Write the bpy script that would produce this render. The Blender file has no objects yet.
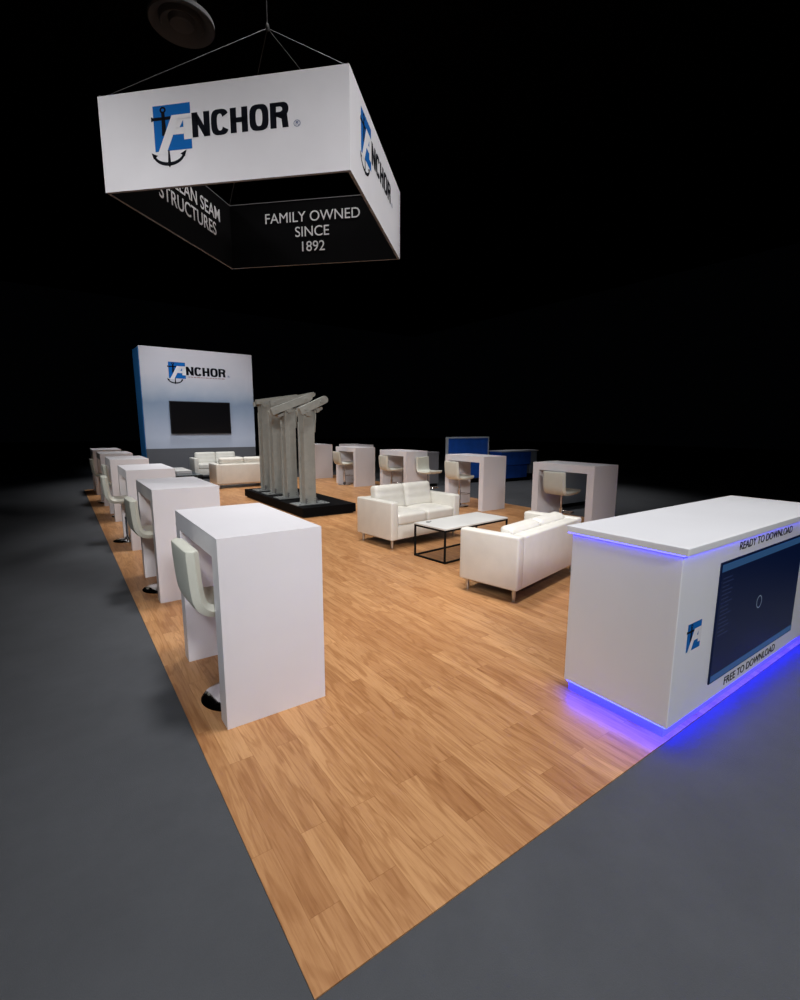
import bpy, bmesh, math, random
from mathutils import Vector, Matrix, Euler
random.seed(7)
PI = math.pi
S = bpy.context.scene
C = S.collection

# ------------------------------------------------------------------ camera
YAW, PITCH, ROLL = 0.6188, 0.1625, 0.0039
cam_d = bpy.data.cameras.new('camera'); cam = bpy.data.objects.new('camera', cam_d); C.objects.link(cam)
cam.location = (-0.4605, -1.0798, 1.6394)
fw = Vector((math.sin(YAW)*math.cos(PITCH), math.cos(YAW)*math.cos(PITCH), -math.sin(PITCH)))
rt = Vector((math.cos(YAW), -math.sin(YAW), 0)); up = rt.cross(fw)
r2 = rt*math.cos(ROLL)+up*math.sin(ROLL); u2 = -rt*math.sin(ROLL)+up*math.cos(ROLL)
cam.rotation_euler = Matrix((r2, u2, -fw)).transposed().to_euler()
cam_d.sensor_fit = 'VERTICAL'; cam_d.sensor_height = 24.0
cam_d.lens = 483.0*24.0/1000.0
cam_d.shift_x = -(403.47-400)/1000.0; cam_d.shift_y = (505.91-500)/1000.0
cam_d.clip_start = 0.02; cam_d.clip_end = 200
S.camera = cam

# ------------------------------------------------------------------ world, exposure
w = bpy.data.worlds.new('world'); S.world = w; w.use_nodes = True
w.node_tree.nodes['Background'].inputs[0].default_value = (0.5, 0.6, 0.8, 1)
w.node_tree.nodes['Background'].inputs[1].default_value = 0.0006
S.view_settings.view_transform = 'Standard'; S.view_settings.look = 'None'
S.view_settings.gamma = 1; S.view_settings.use_curve_mapping = False
S.view_settings.exposure = 0.0

# ------------------------------------------------------------------ hall lights and added fill spots
def spot(loc, target, power, angle, blend, radius=.6, col=(1, .975, .965)):
    d = bpy.data.lights.new('hall_or_fill_spot', 'SPOT'); o = bpy.data.objects.new('hall_or_fill_spot', d); C.objects.link(o)
    d.energy = power; d.spot_size = math.radians(angle); d.spot_blend = blend; d.shadow_soft_size = radius; d.color = col
    o.location = loc
    o.rotation_euler = (Vector(target)-Vector(loc)).to_track_quat('-Z', 'Y').to_euler()
    return o
TOP = 3300
spot((2.2, .6, 12), (2.2, .6, 0), TOP*1.15, 46, .9, 1.0)
spot((2.9, 5.2, 12), (2.9, 5.2, 0), TOP*1.1, 44, .6, 1.0)
spot((3.5, 9.4, 12), (3.5, 9.4, 0), TOP*1.1, 46, .6, 1.0)
spot((3.6, 13.4, 13), (3.6, 13.4, 0), TOP*1.1, 44, .6, 1.0)
spot((10.2, 8.2, 12), (9.0, 6.9, 0), 2500, 38, .8, .8)  # added spot, brightens the blue stands and the pale cabinet
# added fill spots, out of view, for front faces, left sides, sign and wall
spot((-3.5, -7.0, 7.5), (3.4, 6.5, 1.0), 3000, 34, .8, .8)
spot((-.5, -9.0, 7.0), (1.9, 1.2, 0.5), 2300, 40, .9, .8)
spot((-6.5, -2.5, 6.5), (1.6, .9, 0.5), 1100, 36, .9, .8, (.88, .94, 1))
spot((-7.5, 4.0, 8.5), (4.4, 8.4, 0.6), 2100, 35, .8, .8)
spot((10.5, -4.0, 7.5), (2.3, 5.4, 4.8), 2600, 22, .5, .6)
spot((-2.5, -6.0, 5.0), (2.0, 5.0, 4.8), 1000, 26, .6, .6)
spot((-7, 9, 6), (1.8, 16.5, 2.4), 900, 22, .6, .6, (.85, .92, 1))
spot((1.5, 2.5, 12), (3.5, 16, 2.2), 4600, 22, .7, .6, (.85, .92, 1))

# ------------------------------------------------------------------ materials
def mat(name, col, rough=.5, metal=0., spec=.5, emit=None, es=0., noise=None, bump=None, coat=0.):
    m = bpy.data.materials.new(name); m.use_nodes = True
    nt = m.node_tree; b = nt.nodes['Principled BSDF']
    b.inputs['Base Color'].default_value = (*col, 1); b.inputs['Roughness'].default_value = rough
    b.inputs['Metallic'].default_value = metal; b.inputs['Specular IOR Level'].default_value = spec
    b.inputs['Coat Weight'].default_value = coat
    if emit: b.inputs['Emission Color'].default_value = (*emit, 1); b.inputs['Emission Strength'].default_value = es
    tc = nt.nodes.new('ShaderNodeTexCoord')
    if noise:
        sc, amt = noise
        n = nt.nodes.new('ShaderNodeTexNoise'); n.inputs['Scale'].default_value = sc; n.inputs['Detail'].default_value = 4
        nt.links.new(tc.outputs['Object'], n.inputs['Vector'])
        r = nt.nodes.new('ShaderNodeValToRGB')
        r.color_ramp.elements[0].position = .3; r.color_ramp.elements[1].position = .7
        r.color_ramp.elements[0].color = (*[c*(1-amt) for c in col], 1); r.color_ramp.elements[1].color = (*[min(1, c*(1+amt)) for c in col], 1)
        nt.links.new(n.outputs['Fac'], r.inputs['Fac']); nt.links.new(r.outputs['Color'], b.inputs['Base Color'])
    if bump:
        sc, st = bump
        n = nt.nodes.new('ShaderNodeTexNoise'); n.inputs['Scale'].default_value = sc; n.inputs['Detail'].default_value = 5
        nt.links.new(tc.outputs['Object'], n.inputs['Vector'])
        bp = nt.nodes.new('ShaderNodeBump'); bp.inputs['Strength'].default_value = st; bp.inputs['Distance'].default_value = .01
        nt.links.new(n.outputs['Fac'], bp.inputs['Height']); nt.links.new(bp.outputs['Normal'], b.inputs['Normal'])
    return m

M = {}
M['white'] = mat('white_laminate', (.74, .73, .765), .38, noise=(1.6, .03), bump=(60, .03))
M['counter'] = mat('white_counter_laminate', (.79, .80, .84), .34, noise=(1.2, .03))
M['leather'] = mat('cream_leather', (.72, .70, .64), .45, noise=(6, .04), bump=(90, .12))
M['shell'] = mat('ivory_vinyl', (.60, .61, .54), .4, noise=(6, .04), bump=(70, .08))
M['chrome'] = mat('chrome', (.72, .72, .74), .12, 1.0)
M['steel'] = mat('brushed_steel', (.55, .55, .56), .35, 1.0)
M['black_metal'] = mat('black_powder_coat', (.004, .004, .004), .6, spec=.15)
M['black_box'] = mat('black_platform', (.002, .002, .0025), .8, spec=.08)
M['sole'] = mat('black_lining', (.01, .009, .008), .8)
M['grey_paint'] = mat('grey_machine_paint', (.27, .28, .26), .5, noise=(9, .08), bump=(25, .1))
M['plate'] = mat('worn_grey_steel_plate', (.15, .16, .16), .5, noise=(12, .2))
M['grey_dark'] = mat('dark_grey_metal', (.12, .12, .125), .5)
M['screen_off'] = mat('dark_screen_glass', (.004, .004, .005), .22, spec=.4)
M['bezel'] = mat('black_bezel', (.006, .006, .007), .5, spec=.25)
M['blue_print'] = mat('blue_print', (.006, .12, .42), .8, spec=.1)
M['black_print'] = mat('black_print', (.004, .005, .009), .8, spec=.1)
M['white_print'] = mat('white_print', (.74, .74, .77), .8, spec=.1)
M['grey_print'] = mat('grey_print', (.15, .18, .3), .6)
M['red_print'] = mat('dusky_red_print', (.35, .2, .2), .6)
M['sign_white'] = mat('white_stretch_fabric', (.72, .72, .76), .8, noise=(3, .02))
M['sign_black'] = mat('black_stretch_fabric', (.0025, .0025, .003), .9, spec=.05)
M['letter_grey'] = mat('pale_grey_print', (.62, .62, .64), .7)
M['hem'] = mat('grey_hem', (.14, .14, .15), .6)
M['cable'] = mat('dark_steel_cable', (.02, .02, .02), .6, .2)
M['ceil'] = mat('black_ceiling', (.002, .002, .002), .9, spec=.1)
M['disc'] = mat('dark_painted_diffuser', (.035, .035, .037), .7)
M['blue_box'] = mat('blue_vinyl', (.02, .12, .60), .4, noise=(4, .15))
M['blue_side'] = mat('blue_wall_side', (.03, .20, .50), .5)
M['grey_box'] = mat('grey_panel', (.20, .20, .22), .5)
M['pale_box'] = mat('pale_grey_panel', (.45, .50, .56), .5)
M['dark_glass'] = mat('smoked_glass', (.03, .045, .045), .1)
M['led'] = mat('blue_led_strip', (.05, .05, .2), .5, emit=(.04, .04, 1.0), es=13.0)
M['led_under'] = mat('blue_led_strip_bright', (.05, .05, .2), .5, emit=(.008, .015, 1.0), es=95.0)
M['acrylic'] = mat('blue_lit_acrylic_kick', (.2, .2, .6), .4, emit=(.10, .07, 1.0), es=.35)
M['scr_navy'] = mat('lit_navy_screen', (.002, .004, .016), .2, spec=.3, emit=(.002, .006, .028), es=.6)
M['scr_band'] = mat('lit_blue_band', (.004, .006, .02), .2, emit=(.025, .08, .19), es=.7)
M['scr_line'] = mat('lit_list_line', (.004, .006, .02), .2, emit=(.008, .014, .045), es=.8)
M['scr_ring'] = mat('lit_ring', (.01, .01, .02), .2, emit=(.09, .12, .17), es=1.0)

def carpet_mat():
    m = mat('charcoal_carpet', (.062, .066, .073), .85, spec=.25)
    nt = m.node_tree; b = nt.nodes['Principled BSDF']; tc = nt.nodes.new('ShaderNodeTexCoord')
    n1 = nt.nodes.new('ShaderNodeTexNoise'); n1.inputs['Scale'].default_value = 2.2; n1.inputs['Detail'].default_value = 5; n1.inputs['Roughness'].default_value = .7
    n2 = nt.nodes.new('ShaderNodeTexNoise'); n2.inputs['Scale'].default_value = 220; n2.inputs['Detail'].default_value = 2
    for n in (n1, n2): nt.links.new(tc.outputs['Object'], n.inputs['Vector'])
    mx = nt.nodes.new('ShaderNodeMix'); mx.data_type = 'RGBA'
    r = nt.nodes.new('ShaderNodeValToRGB'); r.color_ramp.elements[0].position = .3; r.color_ramp.elements[1].position = .72
    r.color_ramp.elements[0].color = (.053, .057, .064, 1); r.color_ramp.elements[1].color = (.073, .078, .087, 1)
    r2_ = nt.nodes.new('ShaderNodeValToRGB'); r2_.color_ramp.elements[0].color = (.055, .058, .066, 1); r2_.color_ramp.elements[1].color = (.095, .10, .108, 1)
    nt.links.new(n1.outputs['Fac'], r.inputs['Fac']); nt.links.new(n2.outputs['Fac'], r2_.inputs['Fac'])
    mx.inputs[0].default_value = .35
    nt.links.new(r.outputs['Color'], mx.inputs[6]); nt.links.new(r2_.outputs['Color'], mx.inputs[7]); nt.links.new(mx.outputs[2], b.inputs['Base Color'])
    bp = nt.nodes.new('ShaderNodeBump'); bp.inputs['Strength'].default_value = .3; bp.inputs['Distance'].default_value = .004
    nt.links.new(n2.outputs['Fac'], bp.inputs['Height']); nt.links.new(bp.outputs['Normal'], b.inputs['Normal'])
    return m

def wood_mat():
    m = mat('oak_vinyl_planks', (.5, .27, .11), .42, spec=.35)
    nt = m.node_tree; b = nt.nodes['Principled BSDF']; N = nt.nodes.new; Lk = nt.links.new
    tc = N('ShaderNodeTexCoord')
    # planks run along world Y: swap x and y for the brick texture
    mp = N('ShaderNodeMapping'); mp.inputs['Rotation'].default_value = (0, 0, PI/2); mp.inputs['Location'].default_value = (.22, .035, 0)
    Lk(tc.outputs['Object'], mp.inputs['Vector'])
    def brick(c1, c2, mortar, msize):
        k = N('ShaderNodeTexBrick'); k.offset = .37; k.offset_frequency = 2; k.squash = 1
        k.inputs['Scale'].default_value = 1; k.inputs['Brick Width'].default_value = .92; k.inputs['Row Height'].default_value = .118
        k.inputs['Mortar Size'].default_value = msize; k.inputs['Mortar Smooth'].default_value = .2; k.inputs['Bias'].default_value = 0
        k.inputs['Color1'].default_value = c1; k.inputs['Color2'].default_value = c2; k.inputs['Mortar'].default_value = mortar
        Lk(mp.outputs['Vector'], k.inputs['Vector']); return k
    kid = brick((0, 0, 0, 1), (1, 1, 1, 1), (.5, .5, .5, 1), 0.0)
    # per-plank offset of the grain
    sep = N('ShaderNodeSeparateXYZ'); Lk(tc.outputs['Object'], sep.inputs[0])
    mul = N('ShaderNodeMath'); mul.operation = 'MULTIPLY'; mul.inputs[1].default_value = 37.0
    Lk(kid.outputs['Color'], mul.inputs[0])
    cx = N('ShaderNodeMath'); cx.operation = 'ADD'; Lk(sep.outputs[0], cx.inputs[0]); Lk(mul.outputs[0], cx.inputs[1])
    comb = N('ShaderNodeCombineXYZ'); Lk(cx.outputs[0], comb.inputs[0]); Lk(sep.outputs[1], comb.inputs[1]); Lk(mul.outputs[0], comb.inputs[2])
    g1m = N('ShaderNodeMapping'); g1m.inputs['Scale'].default_value = (9, 1.1, 1); Lk(comb.outputs[0], g1m.inputs['Vector'])
    g1 = N('ShaderNodeTexNoise'); g1.inputs['Scale'].default_value = 1.0; g1.inputs['Detail'].default_value = 3; g1.inputs['Distortion'].default_value = .6
    Lk(g1m.outputs[0], g1.inputs['Vector'])
    # cathedral rings: contour lines of the stretched noise
    rm = N('ShaderNodeMath'); rm.operation = 'MULTIPLY'; rm.inputs[1].default_value = 38.0; Lk(g1.outputs['Fac'], rm.inputs[0])
    sn = N('ShaderNodeMath'); sn.operation = 'SINE'; Lk(rm.outputs[0], sn.inputs[0])
    g2m = N('ShaderNodeMapping'); g2m.inputs['Scale'].default_value = (95, 5, 1); Lk(comb.outputs[0], g2m.inputs['Vector'])
    g2 = N('ShaderNodeTexNoise'); g2.inputs['Scale'].default_value = 1.0; g2.inputs['Detail'].default_value = 4; g2.inputs['Roughness'].default_value = .65
    Lk(g2m.outputs[0], g2.inputs['Vector'])
    base = N('ShaderNodeValToRGB'); e = base.color_ramp.elements
    e[0].position = 0; e[0].color = (.375, .172, .066, 1); e[1].position = 1; e[1].color = (.58, .318, .142, 1)
    kadd = N('ShaderNodeMath'); kadd.operation = 'MULTIPLY_ADD'; kadd.inputs[1].default_value = .55; Lk(kid.outputs['Color'], kadd.inputs[0])
    g1s = N('ShaderNodeMath'); g1s.operation = 'MULTIPLY_ADD'; g1s.inputs[1].default_value = 1.5; g1s.inputs[2].default_value = -.52; Lk(g1.outputs['Fac'], g1s.inputs[0])
    Lk(g1s.outputs[0], kadd.inputs[2]); Lk(kadd.outputs[0], base.inputs['Fac'])
    ring = N('ShaderNodeValToRGB'); e = ring.color_ramp.elements
    e[0].position = .0; e[0].color = (.70, .60, .50, 1); e[1].position = .40; e[1].color = (1, 1, 1, 1)
    s01 = N('ShaderNodeMath'); s01.operation = 'MULTIPLY_ADD'; s01.inputs[1].default_value = .5; s01.inputs[2].default_value = .5; Lk(sn.outputs[0], s01.inputs[0])
    Lk(s01.outputs[0], ring.inputs['Fac'])
    m1 = N('ShaderNodeMix'); m1.data_type = 'RGBA'; m1.blend_type = 'MULTIPLY'; m1.inputs[0].default_value = .6
    Lk(base.outputs['Color'], m1.inputs[6]); Lk(ring.outputs['Color'], m1.inputs[7])
    fine = N('ShaderNodeValToRGB'); e = fine.color_ramp.elements
    e[0].position = .30; e[0].color = (.66, .55, .44, 1); e[1].position = .55; e[1].color = (1.0, 1, 1, 1)
    Lk(g2.outputs['Fac'], fine.inputs['Fac'])
    m2 = N('ShaderNodeMix'); m2.data_type = 'RGBA'; m2.blend_type = 'MULTIPLY'; m2.inputs[0].default_value = .65
    Lk(m1.outputs[2], m2.inputs[6]); Lk(fine.outputs['Color'], m2.inputs[7])
    seam = brick((1, 1, 1, 1), (1, 1, 1, 1), (.80, .74, .68, 1), .0016)
    m3 = N('ShaderNodeMix'); m3.data_type = 'RGBA'; m3.blend_type = 'MULTIPLY'; m3.inputs[0].default_value = 1
    Lk(m2.outputs[2], m3.inputs[6]); Lk(seam.outputs['Color'], m3.inputs[7])
    Lk(m3.outputs[2], b.inputs['Base Color'])
    bp = N('ShaderNodeBump'); bp.inputs['Strength'].default_value = .15; bp.inputs['Distance'].default_value = .002
    Lk(g2.outputs['Fac'], bp.inputs['Height']); Lk(bp.outputs['Normal'], b.inputs['Normal'])
    return m

def backdrop_mat():
    # printed sky-and-sea graphic on the tall wall (z in object space, 0 at the floor)
    m = mat('printed_sky_graphic', (.5, .5, .55), .55)
    nt = m.node_tree; b = nt.nodes['Principled BSDF']; N = nt.nodes.new; Lk = nt.links.new
    tc = N('ShaderNodeTexCoord'); sep = N('ShaderNodeSeparateXYZ'); Lk(tc.outputs['Object'], sep.inputs[0])
    n = N('ShaderNodeTexNoise'); n.inputs['Scale'].default_value = 1.3; n.inputs['Detail'].default_value = 4; Lk(tc.outputs['Object'], n.inputs['Vector'])
    a = N('ShaderNodeMath'); a.operation = 'MULTIPLY_ADD'; a.inputs[1].default_value = .5; Lk(n.outputs['Fac'], a.inputs[0])
    sub = N('ShaderNodeMath'); sub.operation = 'SUBTRACT'; sub.inputs[1].default_value = .25; Lk(sep.outputs[2], sub.inputs[0]); Lk(sub.outputs[0], a.inputs[2])
    d = N('ShaderNodeMath'); d.operation = 'DIVIDE'; d.inputs[1].default_value = 4.05; Lk(a.outputs[0], d.inputs[0])
    r = N('ShaderNodeValToRGB'); cr = r.color_ramp; cr.elements[0].position = .0; cr.elements[0].color = (.30, .33, .42, 1)
    cr.elements[1].position = 1; cr.elements[1].color = (.62, .60, .64, 1)
    for p_, c_ in ((.30, (.50, .54, .64)), (.42, (.40, .45, .56)), (.58, (.24, .31, .42)), (.68, (.42, .46, .54)), (.80, (.58, .57, .62))):
        e = cr.elements.new(p_); e.color = (*c_, 1)
    Lk(d.outputs[0], r.inputs['Fac'])
    # grey band along the bottom: sharp edge
    gt = N('ShaderNodeMath'); gt.operation = 'GREATER_THAN'; gt.inputs[1].default_value = .92; Lk(sep.outputs[2], gt.inputs[0])
    mx = N('ShaderNodeMix'); mx.data_type = 'RGBA'; mx.inputs[6].default_value = (.10, .10, .11, 1)
    Lk(gt.outputs[0], mx.inputs[0]); Lk(r.outputs['Color'], mx.inputs[7]); Lk(mx.outputs[2], b.inputs['Base Color'])
    return m
M['carpet'] = carpet_mat(); M['wood'] = wood_mat(); M['backdrop'] = backdrop_mat()

# ------------------------------------------------------------------ mesh helpers
def new_bm(): return bmesh.new()
def link(name, bm, m, parent=None, smooth=False, mats=None):
    me = bpy.data.meshes.new(name); bm.normal_update(); bm.to_mesh(me); bm.free()
    for k in (mats or [m]): me.materials.append(k)
    if smooth:
        for p in me.polygons: p.use_smooth = True
        try: me.set_sharp_from_angle(angle=math.radians(38))
        except Exception: pass
    o = bpy.data.objects.new(name, me); C.objects.link(o)
    if parent: o.parent = parent
    return o
def box(bm, x0, x1, y0, y1, z0, z1, bev=0., seg=2, mi=0, mtx=None):
    t = bmesh.new()
    bmesh.ops.create_cube(t, size=1)
    for v in t.verts: v.co = Vector(((x0+x1)/2+v.co.x*(x1-x0), (y0+y1)/2+v.co.y*(y1-y0), (z0+z1)/2+v.co.z*(z1-z0)))
    if bev: bmesh.ops.bevel(t, geom=list(t.edges), offset=bev, segments=seg, profile=.5, affect='EDGES')
    if mtx: t.transform(mtx)
    for f in t.faces: f.material_index = mi
    me = bpy.data.meshes.new('tmp'); t.to_mesh(me); t.free(); bm.from_mesh(me); bpy.data.meshes.remove(me)
def cyl(bm, p0, p1, r0, r1=None, seg=24, cap=True, mi=0):
    r1 = r0 if r1 is None else r1
    p0, p1 = Vector(p0), Vector(p1); d = p1-p0
    qn = d.to_track_quat('Z', 'Y').to_matrix()
    A, B = [], []
    for i in range(seg):
        a = 2*PI*i/seg; u = qn @ Vector((math.cos(a), math.sin(a), 0))
        A.append(bm.verts.new(p0+u*r0)); B.append(bm.verts.new(p1+u*r1))
    for i in range(seg):
        f = bm.faces.new((A[i], A[(i+1) % seg], B[(i+1) % seg], B[i])); f.material_index = mi
    if cap:
        f = bm.faces.new(A[::-1]); f.material_index = mi; f = bm.faces.new(B); f.material_index = mi
def lathe(bm, prof, seg=40, cx=0, cy=0):
    rings = []
    for r, z in prof:
        if r < 1e-5: rings.append([bm.verts.new((cx, cy, z))])
        else: rings.append([bm.verts.new((cx+r*math.cos(2*PI*i/seg), cy+r*math.sin(2*PI*i/seg), z)) for i in range(seg)])
    for a, b in zip(rings, rings[1:]):
        for i in range(seg):
            j = (i+1) % seg
            if len(a) == 1 and len(b) == 1: continue
            if len(a) == 1: bm.faces.new((a[0], b[j], b[i]))
            elif len(b) == 1: bm.faces.new((a[i], a[j], b[0]))
            else: bm.faces.new((a[i], a[j], b[j], b[i]))
    bmesh.ops.recalc_face_normals(bm, faces=list(bm.faces))
def cushion(bm, sx, sy, sz, r=.03, puff=.02, seams=(), n=14):
    """soft rounded block centred on its middle; puffed along z, seams = list of v positions pressed in"""
    t = bmesh.new(); bmesh.ops.create_cube(t, size=2)
    bmesh.ops.subdivide_edges(t, edges=list(t.edges), cuts=n, use_grid_fill=True)
    for v in t.verts:
        x, y, z = v.co
        # rounded box: shrink to inner core then push out by r
        c = Vector((x*(sx/2), y*(sy/2), z*(sz/2)))
        core = Vector((max(-(sx/2-r), min(sx/2-r, c.x)), max(-(sy/2-r), min(sy/2-r, c.y)), max(-(sz/2-r), min(sz/2-r, c.z))))
        dd = c-core
        if dd.length > 1e-9: c = core+dd.normalized()*r
        k = (1-abs(x)**4)*(1-abs(y)**4)
        s = puff*k*z
        for sv in seams: s -= .012*math.exp(-((y-sv)*sy/2/.012)**2)*z*(1 if abs(z) > .9 else 0)
        c.z += s
        v.co = c
    me = bpy.data.meshes.new('tmp'); t.to_mesh(me); t.free(); bm.from_mesh(me); bpy.data.meshes.remove(me)
def empty(name, loc=(0, 0, 0), rz=0, label=None, cat=None, group=None):
    o = bpy.data.objects.new(name, None); o.empty_display_size = .1; C.objects.link(o)
    o.location = loc; o.rotation_euler = (0, 0, rz)
    return tag(o, label, cat, group)
def tag(o, label=None, cat=None, group=None, kind=None):
    if label: o['label'] = label
    if cat: o['category'] = cat
    if group: o['group'] = group
    if kind: o['kind'] = kind
    return o
def copy_tree(o, parent=None):
    c = o.copy(); C.objects.link(c)
    if parent: c.parent = parent
    for ch in list(o.children): copy_tree(ch, c)
    return c
def place(o, loc, rz, label, cat=None, group=None):
    o.location = loc; o.rotation_euler = (0, 0, rz); return tag(o, label, cat, group)

# flat lettering on a plane: frame = (origin, x axis, up axis, normal)
def frame_mtx(org, ux, uz, n):
    m = Matrix((Vector(ux).normalized(), Vector(uz).normalized(), Vector(n).normalized())).transposed().to_4x4()
    m.translation = Vector(org); return m
def poly(bm, pts, lift=0., th=.0003, mi=0, mtx=None):
    a = [bm.verts.new((x, y, lift)) for x, y in pts]; b = [bm.verts.new((x, y, lift+th)) for x, y in pts]
    f = bm.faces.new(b); f.material_index = mi
    for i in range(len(pts)):
        j = (i+1) % len(pts); bm.faces.new((a[i], a[j], b[j], b[i]))
def strip(bm, outer, inner, closed, lift):
    n = len(outer)
    for i in range(n if closed else n-1):
        j = (i+1) % n; poly(bm, [outer[i], outer[j], inner[j], inner[i]], lift)
def sup(cx, cy, a, b, e, t0, t1, n):
    o = []
    for i in range(n+1):
        t = t0+(t1-t0)*i/n; c, s = math.cos(t), math.sin(t)
        o.append((cx+a*math.copysign(abs(c)**(2/e), c), cy+b*math.copysign(abs(s)**(2/e), s)))
    return o
def text_obj(name, s, size, mtx, m, parent, align='CENTER', offset=0., sx=1., spacing=1., line=1., extrude=.0008):
    cu = bpy.data.curves.new('txt', 'FONT'); cu.body = s; cu.size = size; cu.align_x = align; cu.offset = offset
    cu.extrude = extrude; cu.space_character = spacing; cu.space_line = line
    t = bpy.data.objects.new('txt', cu); C.objects.link(t)
    bpy.context.view_layer.update()
    me = bpy.data.meshes.new_from_object(t.evaluated_get(bpy.context.evaluated_depsgraph_get()))
    bpy.data.objects.remove(t); bpy.data.curves.remove(cu)
    me.transform(mtx @ Matrix.Diagonal((sx, 1, 1, 1)))
    me.materials.clear(); me.materials.append(m); me.name = name
    o = bpy.data.objects.new(name, me); C.objects.link(o); o.parent = parent
    return o

def logo(parent, mtx, s, full=True, tagline=False):
    """company mark; origin = lower-left of the blue square, unit = square width * s"""
    def fin(name, bm, m): bm.transform(mtx @ Matrix.Diagonal((s, s*.85, 1, 1))); return link(name, bm, m, parent)
    bm = new_bm(); poly(bm, [(0, 0), (1, 0), (1, 1.18), (0, 1.18)], .0001); fin('logo_square', bm, M['blue_print'])
    bm = new_bm(); L = .0007
    strip(bm, sup(.27, 1.06, .085, .085, 2, 0, 2*PI, 24)[:-1], sup(.27, 1.06, .038, .038, 2, 0, 2*PI, 24)[:-1], True, L)
    poly(bm, [(.225, .99), (.315, .99), (.335, .1), (.335, -.2), (.40, -.2), (.40, .3), (.315, .99)][:2]+[(.33, .4), (.21, .4)], L)
    poly(bm, [(-.06, .80), (.47, .80), (.47, .885), (-.06, .885)], L)
    poly(bm, [(-.06, .79), (-.02, .79), (-.02, .905), (-.06, .905)], L)
    if full:
        poly(bm, [(.325, -.3), (.405, -.3), (.385, .02), (.345, .02)], L)
        outer = [(.365-.44*math.cos(t), -.06-.33*math.sin(t)) for t in [PI*(.02+.96*i/20) for i in range(21)]]
        inner = [(.365-.38*math.cos(t), -.06-.235*math.sin(t)) for t in [PI*(.02+.96*i/20) for i in range(21)]]
        strip(bm, outer, inner, False, L)
        poly(bm, [(-.11, -.015), (.06, -.10), (-.06, -.19)], L); poly(bm, [(.84, -.015), (.67, -.10), (.79, -.19)], L)
        poly(bm, [(.30, -.32), (.43, -.32), (.365, -.44)], L)
    fin('anchor_mark', bm, M['black_print'])
    bm = new_bm(); L = .0014
    # slanted white capital A
    poly(bm, [(.06, -.07), (.30, -.07), (.735, .90), (.50, .90)], L)
    poly(bm, [(.66, .77), (1.02, .77), (1.02, .90), (.72, .90)], L)
    poly(bm, [(.80, .25), (1.02, .25), (1.02, .80), (.80, .80)], L)
    poly(bm, [(.50, .40), (.82, .40), (.82, .57), (.585, .57)], L)
    poly(bm, [(.58, .55), (.68, .55), (.82, .79), (.66, .79)], L)
    fin('letter_a', bm, M['white_print'])
    if not full: return
    bm = new_bm(); L = .0021; y0, y1 = .27, .90; st = .155
    x = 1.03  # N
    poly(bm, [(x, y0), (x+st, y0), (x+st, y1), (x, y1)], L); poly(bm, [(x+.31, y0), (x+.31+st, y0), (x+.31+st, y1), (x+.31, y1)], L)
    poly(bm, [(x, y1), (x+.31, y0), (x+.31+st*.9, y0), (x+st*.9, y1)], L)
    x = 1.53; cy = (y0+y1)/2; hh = (y1-y0)/2+.012
    def ringl(x, w, t0, t1, closed):
        o = sup(x+w/2, cy, w/2, hh, 3.2, t0, t1, 40); i_ = sup(x+w/2, cy, w/2-st, hh-.115, 2.6, t0, t1, 40)
        if closed: o, i_ = o[:-1], i_[:-1]
        strip(bm, o, i_, closed, L)
    ringl(x, .46, PI*.16, PI*1.84, False)
    x = 2.03  # H
    poly(bm, [(x, y0), (x+st, y0), (x+st, y1), (x, y1)], L); poly(bm, [(x+.29, y0), (x+.29+st, y0), (x+.29+st, y1), (x+.29, y1)], L)
    poly(bm, [(x, cy-.06), (x+.4, cy-.06), (x+.4, cy+.065), (x, cy+.065)], L)
    ringl(2.52, .48, 0, 2*PI, True)
    x = 3.04  # R
    poly(bm, [(x, y0), (x+st, y0), (x+st, y1), (x, y1)], L)
    cyR = y1-.17
    o = [(x+.1, y1)]+sup(x+.27, cyR, .19, .17, 2.6, PI/2, -PI/2, 20)+[(x+.1, y1-.34)]
    i_ = [(x+.1, y1-.105)]+sup(x+.22, cyR, .085, .065, 2.4, PI/2, -PI/2, 20)+[(x+.1, y1-.235)]
    strip(bm, o, i_, False, L)
    poly(bm, [(x+.15, y1-.34), (x+.36, y1-.34), (x+.46, y1-.42), (x+.48, y0), (x+.32, y0), (x+.30, y1-.42), (x+.15, y1-.40)], L) if False else None
    poly(bm, [(x+.14, y1-.24), (x+.40, y1-.30), (x+.30, y1-.42), (x+.14, y1-.34)], L)
    poly(bm, [(x+.27, y1-.32), (x+.42, y1-.30), (x+.455, y0), (x+.30, y0)], L)
    fin('lettering', bm, M['black_print'])
    bm = new_bm()
    strip(bm, sup(3.70, .34, .085, .085, 2, 0, 2*PI, 24)[:-1], sup(3.70, .34, .068, .068, 2, 0, 2*PI, 24)[:-1], True, L)
    poly(bm, [(3.665, .29), (3.682, .29), (3.682, .39), (3.665, .39)], L); poly(bm, [(3.68, .335), (3.735, .355), (3.735, .385), (3.68, .39)], L); poly(bm, [(3.70, .34), (3.72, .34), (3.742, .29), (3.722, .29)], L)
    fin('registered_mark', bm, M['grey_print'])
    if tagline:
        bm = new_bm(); x = 1.15; k = 0
        rnd = random.Random(3)
        while x < 3.35:
            wd = rnd.choice((.09, .12, .16, .2)); poly(bm, [(x, .115), (x+wd, .115), (x+wd, .175), (x, .175)], L); x += wd+.045
        fin('tagline', bm, M['red_print'])

# ------------------------------------------------------------------ structure
bm = new_bm(); box(bm, -30, 45, -25, 60, -.2, 0); tag(link('floor', bm, M['carpet']), kind='structure')
bm = new_bm(); box(bm, 0, 7.35, 0, 13.7, .0005, .006)
tag(link('wood_floor', bm, M['wood']), kind='structure')
bm = new_bm(); box(bm, -30, 45, -25, 60, 15, 15.2); tag(link('ceiling', bm, M['ceil']), kind='structure')

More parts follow.
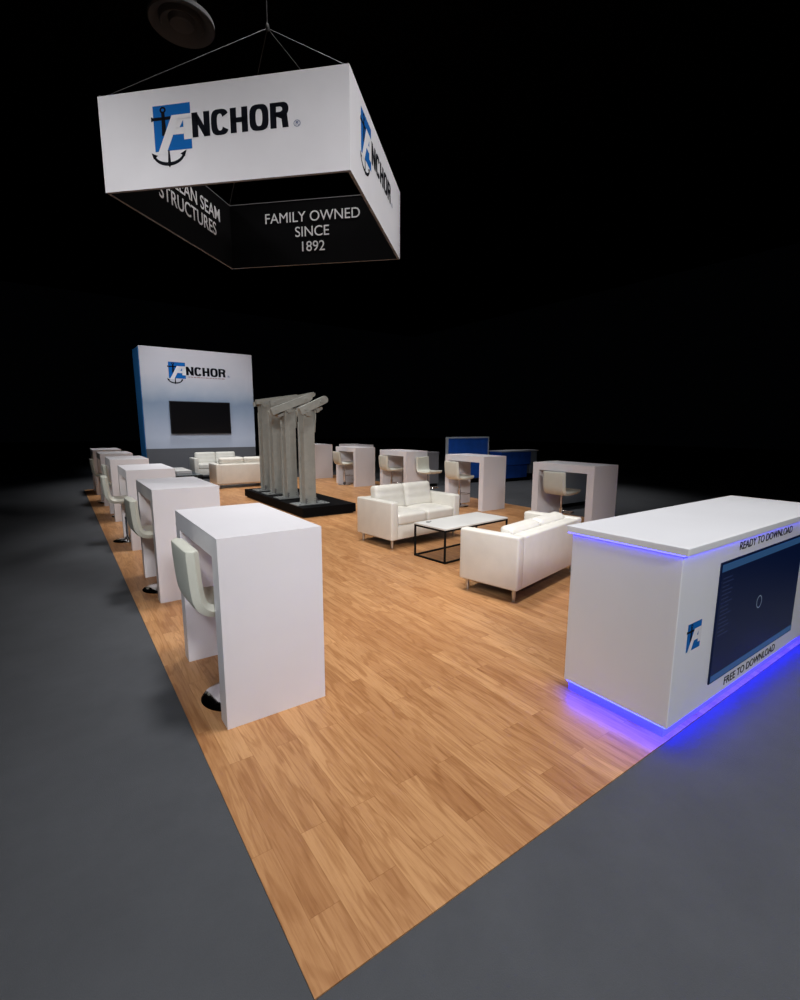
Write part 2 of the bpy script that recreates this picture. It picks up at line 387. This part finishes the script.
# ------------------------------------------------------------------ tall backdrop wall with screen
t = empty('backdrop_wall', (1.8, 16, 0), 0, 'tall freestanding wall with sky graphic, company logo and blue side, at the far end', 'display wall')
bm = new_bm(); box(bm, 0, 3.46, 0, .95, 0, 4.05, .012, 2)
link('graphic_panel', bm, M['backdrop'], t)
bm = new_bm(); box(bm, -.014, -.002, .03, .92, .0, 4.02, .003, 1)
for v in bm.verts: v.co.x -= max(0, v.co.y-.05)*.05*(.25+.75*v.co.z/4.02)
link('side_panel', bm, M['blue_side'], t)
logo(t, frame_mtx((.80, -.001, 3.13), (1, 0, 0), (0, 0, 1), (0, -1, 0)), .50, True, True)
# monitor
t = empty('wall_monitor', (1.8, 16, 0), 0, 'black flat screen mounted on the tall blue-grey wall', 'television')
bm = new_bm(); box(bm, .74, 2.62, -.085, -.03, 1.39, 2.42, .008, 2); link('housing', bm, M['bezel'], t)
bm = new_bm(); box(bm, .765, 2.595, -.088, -.084, 1.42, 2.395); link('screen', bm, M['screen_off'], t)
bm = new_bm(); box(bm, 1.4, 1.9, -.031, -.001, 1.7, 2.1, .004, 1); link('wall_bracket', bm, M['black_metal'], t)

# ------------------------------------------------------------------ hanging sign
SH = .798
A0 = Vector((.26, 5.903, 4.30)); ux = Vector((math.cos(SH), -math.sin(SH), 0)); uy = Vector((math.sin(SH), math.cos(SH), 0))
W_, L_, H_ = 2.94, 2.79, .99
t = empty('hanging_sign', A0, -SH, 'large square hanging sign, white outside with logos, black inside', 'sign')
def ring_wall(bm, x0, x1, y0, y1, z0, z1):
    box(bm, x0, x1, y0, y1, z0, z1, .004, 1)
th = .035
bm = new_bm()
oc = [(0, 0), (W_, 0), (W_, L_), (0, L_)]; ic = [(th, th), (W_-th, th), (W_-th, L_-th), (th, L_-th)]
V = {(k, z): [bm.verts.new((x, y, z)) for x, y in c] for k, c in (('o', oc), ('i', ic)) for z in (0, H_)}
for i in range(4):
    j = (i+1) % 4
    for a, b in ((('o', 0), ('o', H_)), (('o', H_), ('i', H_)), (('i', H_), ('i', 0)), (('i', 0), ('o', 0))):
        bm.faces.new((V[a][i], V[a][j], V[b][j], V[b][i]))
bmesh.ops.recalc_face_normals(bm, faces=list(bm.faces))
bm.faces.ensure_lookup_table(); bm.normal_update()
for f in bm.faces:
    if f.normal.z < -.9: f.material_index = 1
link('white_fabric', bm, None, t, mats=[M['sign_white'], M['hem']])
bm = new_bm(); e = .006
for a in ((th, W_-th, th, th+e), (th, W_-th, L_-th-e, L_-th), (th, th+e, th, L_-th), (W_-th-e, W_-th, th, L_-th)):
    box(bm, a[0], a[1], a[2], a[3], .0, H_-.012)
link('black_lining', bm, M['sign_black'], t)
bm = new_bm()
for a in ((th, W_-th, th, th+e+.003), (th, W_-th, L_-th-e-.004, L_-th), (th, th+e+.003, th, L_-th), (W_-th-e-.003, W_-th, th, L_-th)):
    box(bm, a[0], a[1], a[2], a[3], H_-.012, H_-.002)
link('top_hem', bm, M['hem'], t)
logo(t, frame_mtx((.68, -.001, .365), (1, 0, 0), (0, 0, 1), (0, -1, 0)), .455)
logo(t, frame_mtx((W_+.001, .44, .40), (0, 1, 0), (0, 0, 1), (1, 0, 0)), .46)
text_obj('inner_lettering', 'FAMILY OWNED\nSINCE\n1892', .222, frame_mtx((W_/2+.01, L_-th-.012, .655), (1, 0, 0), (0, 0, 1), (0, -1, 0)), M['letter_grey'], t, offset=0, line=1.03)
text_obj('side_lettering', 'IN CLEAN SEAM\nSTRUCTURES', .27, frame_mtx((th+.010, L_/2+.20, .60), (0, 1, 0), (0, 0, 1), (1, 0, 0)), M['letter_grey'], t, offset=.001, line=.92, sx=.86)
# rigging
apex = Vector((W_/2-.03, L_/2+.0, H_+1.47))
bm = new_bm()
for cx_, cy_ in ((.02, .02), (W_-.02, .02), (.02, L_-.02), (W_-.02, L_-.02)):
    cyl(bm, (cx_, cy_, H_-.01), apex, .004, seg=8)
cyl(bm, apex+Vector((0, 0, .06)), apex+Vector((0, 0, 8.1)), .006, seg=8)
link('suspension_cable', bm, M['cable'], t)
bm = new_bm(); lathe(bm, [(0, -.05), (.018, -.04), (.028, 0), (.018, .04), (0, .05)], 16); bm.transform(Matrix.Translation(apex+Vector((0, 0, .01))))
link('hoist_hook', bm, M['cable'], t, True)
for cx_, cy_ in ((.02, .02), (W_-.02, .02), (.02, L_-.02), (W_-.02, L_-.02)):
    bm = new_bm(); cyl(bm, (cx_, cy_, H_-.02), (cx_, cy_, H_+.02), .010, seg=10); link('eye_bolt', bm, M['cable'], t)

# round ceiling diffuser high on the left
t = empty('ceiling_diffuser', (2.14, 9.75, 9.0), 0, 'round dark ceiling diffuser of concentric rings above the hanging sign', 'air diffuser')
bm = new_bm(); lathe(bm, [(0, .10), (.12, .02), (.2, .0), (.22, .03), (.24, .08), (.30, .03), (.36, .0), (.38, .03), (.39, .1), (.48, .02), (.56, .0), (.58, .02), (.57, .10), (.4, .2), (.3, .24), (0, .26)], 56)
link('ring_cone', bm, M['disc'], t, True)
bm = new_bm(); cyl(bm, (0, 0, .24), (0, 0, 6.0), .28, seg=32); link('duct_neck', bm, M['ceil'], t, True)

# ------------------------------------------------------------------ reception counter with blue lights
cx0, cy0, cw, cl, ch = 1.966, -.039, 2.277, .69, 1.065
t = empty('reception_counter', (cx0, cy0, 0), 0, 'white reception counter with blue light strips and a built-in screen, at right', 'counter')
i_ = .037
bm = new_bm(); box(bm, i_, cw-i_, i_, cl-.018, .078, ch-.042, .004, 2); link('cabinet_body', bm, M['counter'], t)
bm = new_bm(); box(bm, 0, cw, 0, cl, ch-.040, ch, .004, 2); link('countertop', bm, M['counter'], t)
bm = new_bm(); box(bm, i_+.03, cw-i_-.03, i_+.03, cl-.034, .006, .08); link('kick_base', bm, M['acrylic'], t)
def frame_strip(x0, x1, y0, y1, wd, z0, z1):
    bm = new_bm()
    box(bm, x0, x1, y0, y0+wd, z0, z1); box(bm, x0, x1, y1-wd, y1, z0, z1); box(bm, x0, x0+wd, y0, y1, z0, z1); box(bm, x1-wd, x1, y0, y1, z0, z1)
    return bm
link('top_light_strip', frame_strip(i_-.010, cw-i_+.010, i_-.010, cl+.006, .009, ch-.050, ch-.0405), M['led'], t)
bm = new_bm(); box(bm, i_+.012, cw-i_-.012, i_+.012, i_+.022, .071, .0775); box(bm, i_+.012, i_+.022, i_+.022, cl-.03, .071, .0775); box(bm, cw-i_-.022, cw-i_-.012, i_+.022, cl-.03, .071, .0775)
link('base_light_strip', bm, M['led_under'], t)
fy = i_-.0005
# built-in screen
dsp = empty('counter_screen', (cx0, cy0, 0), 0, 'dark blue display set into the front of the white counter', 'screen')
sx0, sx1, sz0, sz1 = .476, 1.791, .19, .91
bm = new_bm(); box(bm, sx0, sx1, fy-.008, fy, sz0, sz1, .002, 1); link('housing', bm, M['scr_navy'], dsp)
bm = new_bm(); yb = fy-.0085
box(bm, sx0+.008, sx1-.008, yb-.001, yb, sz0+.008, sz1-.008, mi=0)
box(bm, sx0+.008, sx1-.008, yb-.002, yb-.001, sz1-.055, sz1-.012, mi=1)
box(bm, sx0+.008, sx1-.008, yb-.002, yb-.001, sz0+.010, sz0+.050, mi=1)
for k in range(15):
    z = sz1-.10-k*.024; box(bm, sx0+.03, sx0+.15+.03*math.sin(k*2.3), yb-.002, yb-.001, z, z+.008, mi=2)
scr = link('screen_image', bm, None, dsp, mats=[M['scr_navy'], M['scr_band'], M['scr_line']])
bm = new_bm(); strip(bm, sup(0, 0, .042, .042, 2, 0, 2*PI, 36)[:-1], sup(0, 0, .035, .035, 2, 0, 2*PI, 36)[:-1], True, 0)
bm.transform(frame_mtx((1.091, yb-.001, .56), (1, 0, 0), (0, 0, 1), (0, -1, 0))); link('loading_ring', bm, M['scr_ring'], scr)
logo(t, frame_mtx((.164, fy, .47), (1, 0, 0), (0, 0, 1), (0, -1, 0)), .155, False)
logo(t, frame_mtx((1.96, fy, .47), (1, 0, 0), (0, 0, 1), (0, -1, 0)), .155, False)
text_obj('upper_lettering', 'READY TO DOWNLOAD', .068, frame_mtx(((.74+1.53)/2, fy-.001, .948), (1, 0, 0), (0, 0, 1), (0, -1, 0)), M['black_print'], t, sx=1.12)
text_obj('lower_lettering', 'FREE TO DOWNLOAD', .072, frame_mtx(((.73+1.50)/2, fy-.001, .112), (1, 0, 0), (0, 0, 1), (0, -1, 0)), M['black_print'], t, sx=1.12)

# ------------------------------------------------------------------ bar tables (waterfall)
def make_table(tw=.6, tl=1.06):
    t = empty('bar_table')
    bm = new_bm(); box(bm, 0, tw, 0, tl, .952, 1.07); link('table_top', bm, M['white'], t)
    for y in (0, tl-.12):
        bm = new_bm(); box(bm, 0, tw, y, y+.12, .006, .952); link('end_panel', bm, M['white'], t)
    return t
tabL = make_table(.585, 1.06); tabR = make_table(.62, 1.14)
LT = [(.155, 1.425, 'nearest white bar table in the left row, at the front corner'),
      (.190, 3.728, 'second white bar table of the left row, behind the nearest one'),
      (.225, 6.05, 'third white bar table of the left row counting from the camera'),
      (.235, 8.42, 'fourth white bar table of the left row counting from the camera'),
      (.220, 10.45, 'fifth white bar table of the left row, next to last'),
      (.200, 12.45, 'farthest white bar table at the end of the left row')]
GT = 'white bar tables along the left edge'
for i, (x, y, lb) in enumerate(LT):
    o = tabL if i == 0 else copy_tree(tabL)
    place(o, (x, y, 0), 0, lb, 'bar table', GT)
GR = 'white bar tables along the right edge'
RT = [(5.96, 3.08, 'white bar table nearest the reception counter, right row, stool inside'),
      (6.21, 5.62, 'white bar table in front of the blue stands, second of the right row'),
      (6.12, 8.05, 'white bar table in the middle of the right row, behind the near loveseat'),
      (6.10, 10.38, 'white bar table just right of the grey posts, fourth of the right row'),
      (6.10, 12.95, 'white bar table partly hidden by the grey posts, last of the right row')]
for i, (x, y, lb) in enumerate(RT):
    o = tabR if i == 0 else copy_tree(tabR)
    place(o, (x, y, 0), 0, lb, 'bar table', GR)
o = copy_tree(tabR); place(o, (7.12, 12.1, 0), 0, 'white bar table farthest back, only its top showing over the right row', 'bar table', 'white bar tables beyond the wood floor')

# ------------------------------------------------------------------ bar stools
def make_stool():
    t = empty('bar_stool')
    # padded L-shaped shell; sitter faces +x, shell origin over the column
    bm = new_bm(); W2, th = .205, .068
    path = [(.215, .650), (.205, .625), (.13, .612), (.0, .607), (-.10, .607), (-.17, .620), (-.208, .665), (-.222, .74), (-.230, .85), (-.234, .92), (-.234, .946)]
    # arc-length smoothing with catmull-rom
    P = [Vector((a, b)) for a, b in path]; pts = []
    for i in range(len(P)-1):
        p0, p1, p2, p3 = P[max(i-1, 0)], P[i], P[i+1], P[min(i+2, len(P)-1)]
        for k in range(5):
            s = k/5; pts.append(.5*((2*p1)+(-p0+p2)*s+(2*p0-5*p1+4*p2-p3)*s*s+(-p0+3*p1-3*p2+p3)*s**3))
    pts.append(P[-1]); nP = len(pts); nY = 14; rows = []
    for i, p in enumerate(pts):
        tg = (pts[min(i+1, nP-1)]-pts[max(i-1, 0)]).normalized(); nrm = Vector((tg.y, -tg.x))
        if nrm.y < 0 and i < nP//2: pass
        u = i/(nP-1); ring = []
        endt = min(1, min(u, 1-u)/.045); hw = th/2*(.35+.65*math.sqrt(max(0, 1-(1-endt)**2)))
        for j in range(nY+1):     # inner face
            v = -1+2*j/nY; yy = W2*v; round_ = math.sqrt(max(0, 1-max(0, (abs(v)-.80)/.2)**2))
            pf = .008*(1-v**4)*(1-(2*u-1)**6)
            ring.append((p+(-nrm)*(hw*round_+pf), yy))
        for j in range(nY, -1, -1):
            v = -1+2*j/nY; round_ = math.sqrt(max(0, 1-max(0, (abs(v)-.80)/.2)**2))
            ring.append((p+nrm*hw*round_*.9, W2*v))
        rows.append([bm.verts.new((a.x, yy, a.y)) for a, yy in ring])
    m = len(rows[0])
    for a, b in zip(rows, rows[1:]):
        for j in range(m): bm.faces.new((a[j], a[(j+1) % m], b[(j+1) % m], b[j]))
    bm.faces.new(rows[0][::-1]); bm.faces.new(rows[-1])
    bmesh.ops.remove_doubles(bm, verts=list(bm.verts), dist=.0004)
    bmesh.ops.recalc_face_normals(bm, faces=list(bm.faces))
    link('seat_shell', bm, M['shell'], t, True)
    bm = new_bm(); box(bm, -.09, .09, -.09, .09, .565, .592, .006, 2); link('swivel_plate', bm, M['black_metal'], t)
    bm = new_bm(); cyl(bm, (0, 0, .30), (0, 0, .57), .017); cyl(bm, (0, 0, .03), (0, 0, .34), .028); cyl(bm, (0, 0, .33), (0, 0, .35), .031); link('gas_column', bm, M['chrome'], t, True)
    bm = new_bm(); lathe(bm, [(0, .006), (.195, .006), (.20, .012), (.19, .019), (.12, .027), (.05, .042), (.034, .07), (.03, .08), (0, .08)], 48); link('round_base', bm, M['chrome'], t, True)
    bm = new_bm(); r = .008
    pr = [(.028, 0), (.10, -.11), (.20, -.11), (.235, -.07), (.235, .07), (.20, .11), (.10, .11), (.028, 0)]
    for a, b in zip(pr, pr[1:]): cyl(bm, (a[0], a[1], .26), (b[0], b[1], .26), r, seg=10)
    link('footrest', bm, M['chrome'], t, True)
    return t
st0 = make_stool()
GL = 'ivory bar stools at the left row of tables'; GRs = 'ivory bar stools at the right row of tables'
ST = [(.30, 1.765, .02, 'ivory bar stool with its back out, at the nearest left table', GL),
      (.30, 4.20, .04, 'ivory bar stool at the second left table, chrome base showing', GL),
      (.26, 6.77, 0, 'ivory bar stool pulled out at the third left table', GL),
      (.42, 9.0, 0, 'ivory bar stool at the fourth left table, mostly hidden by the table', GL),
      (.33, 10.98, 0, 'ivory bar stool at the fifth left table, back seen edge on', GL),
      (.46, 12.98, 0, 'ivory bar stool at the farthest left table', GL),
      (6.14, 3.76, .05, 'ivory bar stool framed by the table next to the reception counter', GRs),
      (6.28, 6.38, .04, 'ivory bar stool at the table before the blue stands', GRs),
      (6.20, 8.78, -.05, 'ivory bar stool at the table in the middle of the right row', GRs),
      (6.13, 11.08, 0, 'ivory bar stool at the table just right of the grey posts', GRs),
      (6.50, 7.68, -PI/2+.08, 'ivory bar stool turned sideways in front of the middle right table, outside it', GRs)]
for i, (x, y, rz, lb, g) in enumerate(ST):
    o = st0 if i == 0 else copy_tree(st0)
    place(o, (x, y, 0), rz, lb, 'bar stool', g)
    o.scale.z = 1.045 if i == 0 else 1

# ------------------------------------------------------------------ loveseats
def make_sofa(w, d, label, group, name='loveseat', back_top=.80, base='leg'):
    """front at y=0, back at y=d, x 0..w"""
    t = empty(name, label=label, cat='sofa', group=group)
    aw, bt = .125, .14; z0 = .125
    for x in (0, w-aw):
        bm = new_bm(); box(bm, x, x+aw, 0, d, z0, .645, .022, 3); link('armrest', bm, M['leather'], t, True)
    bm = new_bm(); box(bm, aw-.02, w-aw+.02, d-bt, d, z0, .64, .022, 3); link('backrest', bm, M['leather'], t, True)
    bm = new_bm(); box(bm, aw-.01, w-aw+.01, .012, d-bt+.02, z0+.002, .315, .012, 3); link('seat_frame', bm, M['leather'], t, True)
    iw = (w-2*aw)/2
    for k in range(2):
        sdp = d-bt-.10
        bm = new_bm(); cushion(bm, iw-.004, sdp+.10, .15, .04, .022)
        bm.transform(Matrix.Translation((aw+iw*(k+.5), (sdp+.10)/2+.004, .392))); link('seat_cushion', bm, M['leather'], t, True)
        bm = new_bm(); hgt = back_top-.44
        cushion(bm, iw-.006, hgt, .15, .045, .02, seams=(-.25, .38))
        mt = Matrix.Translation((aw+iw*(k+.5), d-bt-.085, .44+hgt/2+.01)) @ Matrix.Rotation(math.radians(90-9), 4, 'X')
        bm.transform(mt); link('back_cushion', bm, M['leather'], t, True)
    bm = new_bm(); box(bm, .03, w-.03, .03, d-.03, z0-.006, z0+.004); link('underside_lining', bm, M['sole'], t)
    for x in (.065, w-.065):
        for y in (.065, d-.065):
            bm = new_bm(); cyl(bm, (x, y, .006), (x, y, z0), .017, .021, 20); link('leg', bm, M['steel'], t, True)
    return t
def at(o, x, y, rz, z=0): o.location = (x, y, z); o.rotation_euler = (0, 0, rz); return o
GS = 'cream leather loveseats'
s = make_sofa(1.34, .785, 'cream leather loveseat facing the coffee table, cushioned seat towards the camera', GS); at(s, 3.058, 4.134, .10)
s = make_sofa(1.42, .66, 'cream leather loveseat seen from behind beside the reception counter', GS, back_top=.685)
a = .211; at(s, 2.887+math.cos(a)*1.418-math.sin(a)*.655, 1.812+math.sin(a)*1.418+math.cos(a)*.655, a+PI)
s = make_sofa(1.5, .78, 'cream leather loveseat right in front of the tall graphic wall', GS); at(s, 2.92, 14.75, -.02)
s = make_sofa(1.55, .78, 'cream leather loveseat with its back to the camera, left of the grey posts', GS); at(s, 2.86+1.55, 12.0+.78, PI)

# ------------------------------------------------------------------ coffee tables
def coffee_table(w, d, h, label, top_m, spot_=True):
    t = empty('coffee_table', label=label, cat='coffee table', group='black-framed coffee tables')
    bm = new_bm(); box(bm, 0, w, 0, d, h-.02, h, .003, 2); link('table_top', bm, top_m, t)
    k = .022
    for x in (.0, w-k):
        for y in (0, d-k):
            bm = new_bm(); box(bm, x, x+k, y, y+k, .006, h-.021, .002, 1); link('leg', bm, M['black_metal'], t)
    for z, nm in ((.006, 'bottom_rail'), (h-.021-k, 'top_rail')):
        for a in ((k, w-k, 0, k), (k, w-k, d-k, d), (0, k, k, d-k), (w-k, w, k, d-k)):
            bm = new_bm(); box(bm, a[0], a[1], a[2], a[3], z, z+k, .002, 1); link(nm, bm, M['black_metal'], t)
    if spot_:
        bm = new_bm(); cyl(bm, (.15, d-.10, h), (.15, d-.10, h+.004), .028, seg=24); cyl(bm, (.21, d-.085, h), (.21, d-.085, h+.003), .012, seg=16); link('cable_grommet', bm, M['grey_dark'], t)
    return t
M['marble'] = mat('white_stone_top', (.70, .70, .68), .3, noise=(2.5, .05))
o = coffee_table(1.217, .549, .438, 'white-topped coffee table with black cube frame between the two near loveseats', M['marble']); at(o, 3.204, 3.208, .10)
o = coffee_table(.60, 2.0, .47, 'low table with a smoked glass top behind the left row of tables', M['dark_glass'], False); at(o, 1.76, 11.3, 0)
t = empty('flat_box', (1.90, 12.0, .47), 0, 'flat white box lying on the low smoked glass table', 'box')
bm = new_bm(); box(bm, 0, .36, 0, 1.2, 0, .035, .004, 2); link('box_base', bm, M['white'], t)
bm = new_bm(); box(bm, -.004, .364, -.004, 1.204, .036, .05, .004, 2); link('lid', bm, M['marble'], t)

# ------------------------------------------------------------------ black platform with four grey machine posts
t = empty('display_platform', (3.01, 6.898, 0), 0, 'low black rectangular platform carrying four grey steel posts', 'platform')
bm = new_bm(); box(bm, 0, 1.09, 0, 3.30, .03, .19, .006, 2); link('deck', bm, M['black_box'], t)
bm = new_bm(); box(bm, .04, 1.05, .04, 3.26, .006, .031); link('plinth', bm, M['sole'], t)
PZ = .19
def make_post(arm_len, arm_off, tilt, thin=False, H=1.70):
    t = empty('machine_post'); G = M['grey_paint']
    bm = new_bm(); box(bm, -.32, .34, -.16, .20, 0, .018, .004, 1); link('base_plate', bm, M['plate'], t)
    bm = new_bm()
    HW, D = .108, .15
    box(bm, -HW, HW, -.055, -.035, .018, H, .003, 1)            # front web
    box(bm, -HW, -HW+.018, -.035, D, .018, H, .003, 1); box(bm, HW-.018, HW, -.035, D, .018, H, .003, 1)
    box(bm, -HW-.028, -HW, D-.03, D, .018, H-.15, .002, 1); box(bm, HW, HW+.028, D-.03, D, .018, H-.2, .002, 1)
    box(bm, -.035, .035, -.060, -.052, .30, H-.25, .002, 1)
    link('column', bm, G, t)
    bm = new_bm()
    for x in (-HW-.002, HW-.004):
        f = [(x, -.08, .0), (x, .02, .0)]
        box(bm, x, x+.008, -.10, -.05, .018, .12, .002, 1)
    for x in (-.08, .08):
        for z in (.06, .10): cyl(bm, (x, -.056, z), (x, -.066, z), .010, seg=8)
    for x in (-.24, .26):
        for y in (-.1, .14): cyl(bm, (x, y, .018), (x, y, .034), .014, seg=8)
    link('foot_bolt', bm, M['grey_dark'], t)
    bm = new_bm()   # head bracket: two cheek plates that widen upwards
    for x in (-HW-.014, HW+.002):
        vs = [(-.06, H-.34), (.14, H-.34), (.16, H+.02), (.06, H+.14), (-.08, H+.10), (-.11, H-.08)]
        a = [bm.verts.new((x, yy, z)) for yy, z in vs]; b = [bm.verts.new((x+.012, yy, z)) for yy, z in vs]
        bm.faces.new(a[::-1]); bm.faces.new(b)
        for i in range(6): bm.faces.new((a[i], a[(i+1) % 6], b[(i+1) % 6], b[i]))
    for z in (H-.28, H-.16): cyl(bm, (-HW-.02, 0, z), (HW+.02, 0, z), .011, seg=10)
    bmesh.ops.recalc_face_normals(bm, faces=list(bm.faces)); link('head_bracket', bm, G, t)
    bm = new_bm(); cyl(bm, (-.03, -.10, H+.03), (-.03, .17, H+.03), .075, seg=28); cyl(bm, (-.03, -.115, H+.03), (-.03, .185, H+.03), .022, seg=12)
    link('pivot_roller', bm, G, t, True)
    # arm: long rounded-end channel, pivoting over the post head
    piv = Matrix.Translation((0, .02, H+.06)) @ Matrix.Rotation(-tilt, 4, 'Y')
    bm = new_bm(); hh = .052 if thin else .068; x0, x1 = arm_off, arm_off+arm_len
    def capsule(y0, y1, hh, x0, x1, zoff=0.):
        pr = [(x0, -hh)]+[(x1-hh+hh*math.cos(a), hh*math.sin(a)) for a in [-PI/2+PI*i/10 for i in range(11)]]+[(x0, hh)]
        a = [bm.verts.new((p_[0], y0, p_[1]+zoff)) for p_ in pr]; b = [bm.verts.new((p_[0], y1, p_[1]+zoff)) for p_ in pr]
        bm.faces.new(a); bm.faces.new(b[::-1]); n = len(pr)
        for i in range(n): bm.faces.new((a[i], b[i], b[(i+1) % n], a[(i+1) % n]))
    capsule(-.13, -.07, hh, x0, x1, .05)
    capsule(-.065, .12, hh*.72, x0+.05, x1-.08, .03)
    capsule(.13, .17, hh*.9, x0+.02, x1-.05, .0)
    bmesh.ops.recalc_face_normals(bm, faces=list(bm.faces)); bm.transform(piv); link('swing_arm', bm, G, t, True)
    bm = new_bm(); capsule(-.06, .10, .03, x0+.12, x1-.14, -.075); box(bm, x1-.30, x1-.24, -.10, .14, -.11, -.02, .004, 1)
    bmesh.ops.recalc_face_normals(bm, faces=list(bm.faces)); bm.transform(piv); link('lower_plate', bm, G, t, True)
    bm = new_bm(); cyl(bm, (x1-.16, -.15, .05), (x1-.16, .18, .05), .018, seg=12); cyl(bm, (x0+.1, -.15, .05), (x0+.1, .18, .05), .018, seg=12)
    bm.transform(piv); link('arm_pin', bm, G, t, True)
    return t
GP = 'grey steel posts on the black platform'
o = make_post(.60, -.17, math.radians(25), H=1.68); place(o, (3.34, 7.32, PZ), 0, 'grey steel post with raised rounded arm, nearest on the black platform', 'machine post', GP)
o = make_post(.92, -.40, math.radians(21), H=1.76); place(o, (3.38, 8.28, PZ), 0, 'second grey post from the front, its arm reaching to both sides', 'machine post', GP)
o = make_post(1.05, -.14, math.radians(13), True, H=1.84); place(o, (3.40, 9.05, PZ), 0, 'third grey post from the front, mostly behind the second', 'machine post', GP)
o = make_post(1.0, -.24, math.radians(9), True, H=1.90); place(o, (3.42, 9.72, PZ), 0, 'farthest grey post with a nearly level arm, leftmost on the platform', 'machine post', GP)

# ------------------------------------------------------------------ neighbouring stand beyond the right edge
t = empty('blue_stand', (8.62, 9.5, 0), 0, 'tall blue partition with pale frame behind the right row', 'partition')
bm = new_bm(); box(bm, .02, 1.60, 0, .07, .12, 1.31, .01, 2); link('blue_panel', bm, M['blue_box'], t)
bm = new_bm(); box(bm, -.02, .02, -.01, .08, .0, 1.35, .004, 1); box(bm, 1.60, 1.64, -.01, .08, .0, 1.35, .004, 1); box(bm, .02, 1.60, -.01, .08, 1.31, 1.35, .004, 1); link('edge_frame', bm, M['pale_box'], t)
bm = new_bm(); box(bm, .1, 1.5, -.1, .17, 0, .12); link('foot', bm, M['black_metal'], t)
t = empty('blue_counter', (10.25, 8.95, 0), 0, 'low blue counter with pale top edge and pale end panel, at the neighbouring stand', 'counter')
bm = new_bm(); box(bm, .0, 1.32, 0, .5, .5, .90, .02, 3); link('upper_block', bm, M['blue_box'], t)
bm = new_bm(); box(bm, .04, 1.2, .03, .48, .10, .49, .02, 3); link('lower_block', bm, M['blue_box'], t)
bm = new_bm(); box(bm, .15, 1.1, .1, .5, .0, .10); link('foot', bm, M['black_metal'], t)
bm = new_bm(); box(bm, -.01, 1.66, -.02, .53, .90, .94, .004, 1); link('counter_top', bm, M['pale_box'], t)
bm = new_bm(); box(bm, 1.36, 1.66, .05, .5, .2, .90, .004, 1); link('end_panel', bm, M['pale_box'], t)
t = empty('grey_cabinet', (7.55, 9.35, 0), 0, 'plain grey cabinet between the middle right tables, behind the sideways stool', 'cabinet')
bm = new_bm(); box(bm, 0, .62, 0, .5, .08, .93, .006, 2); link('cabinet_body', bm, M['grey_box'], t)
bm = new_bm(); box(bm, -.01, .63, -.01, .51, .931, .95, .004, 1); link('cabinet_top', bm, M['grey_box'], t)
bm = new_bm(); box(bm, .03, .59, .03, .47, 0, .08); link('plinth', bm, M['black_metal'], t)
t = empty('pale_cabinet', (7.62, 5.0, 0), 0, 'pale blue-grey cabinet seen through the table next to the reception counter', 'cabinet')
bm = new_bm(); box(bm, 0, 1.1, 0, .5, .08, .80, .006, 2); link('cabinet_body', bm, M['pale_box'], t)
bm = new_bm(); box(bm, -.01, 1.11, -.01, .51, .801, .83, .004, 1); link('cabinet_top', bm, M['blue_side'], t)
bm = new_bm(); box(bm, .03, 1.07, .03, .47, 0, .08); link('plinth', bm, M['black_metal'], t)
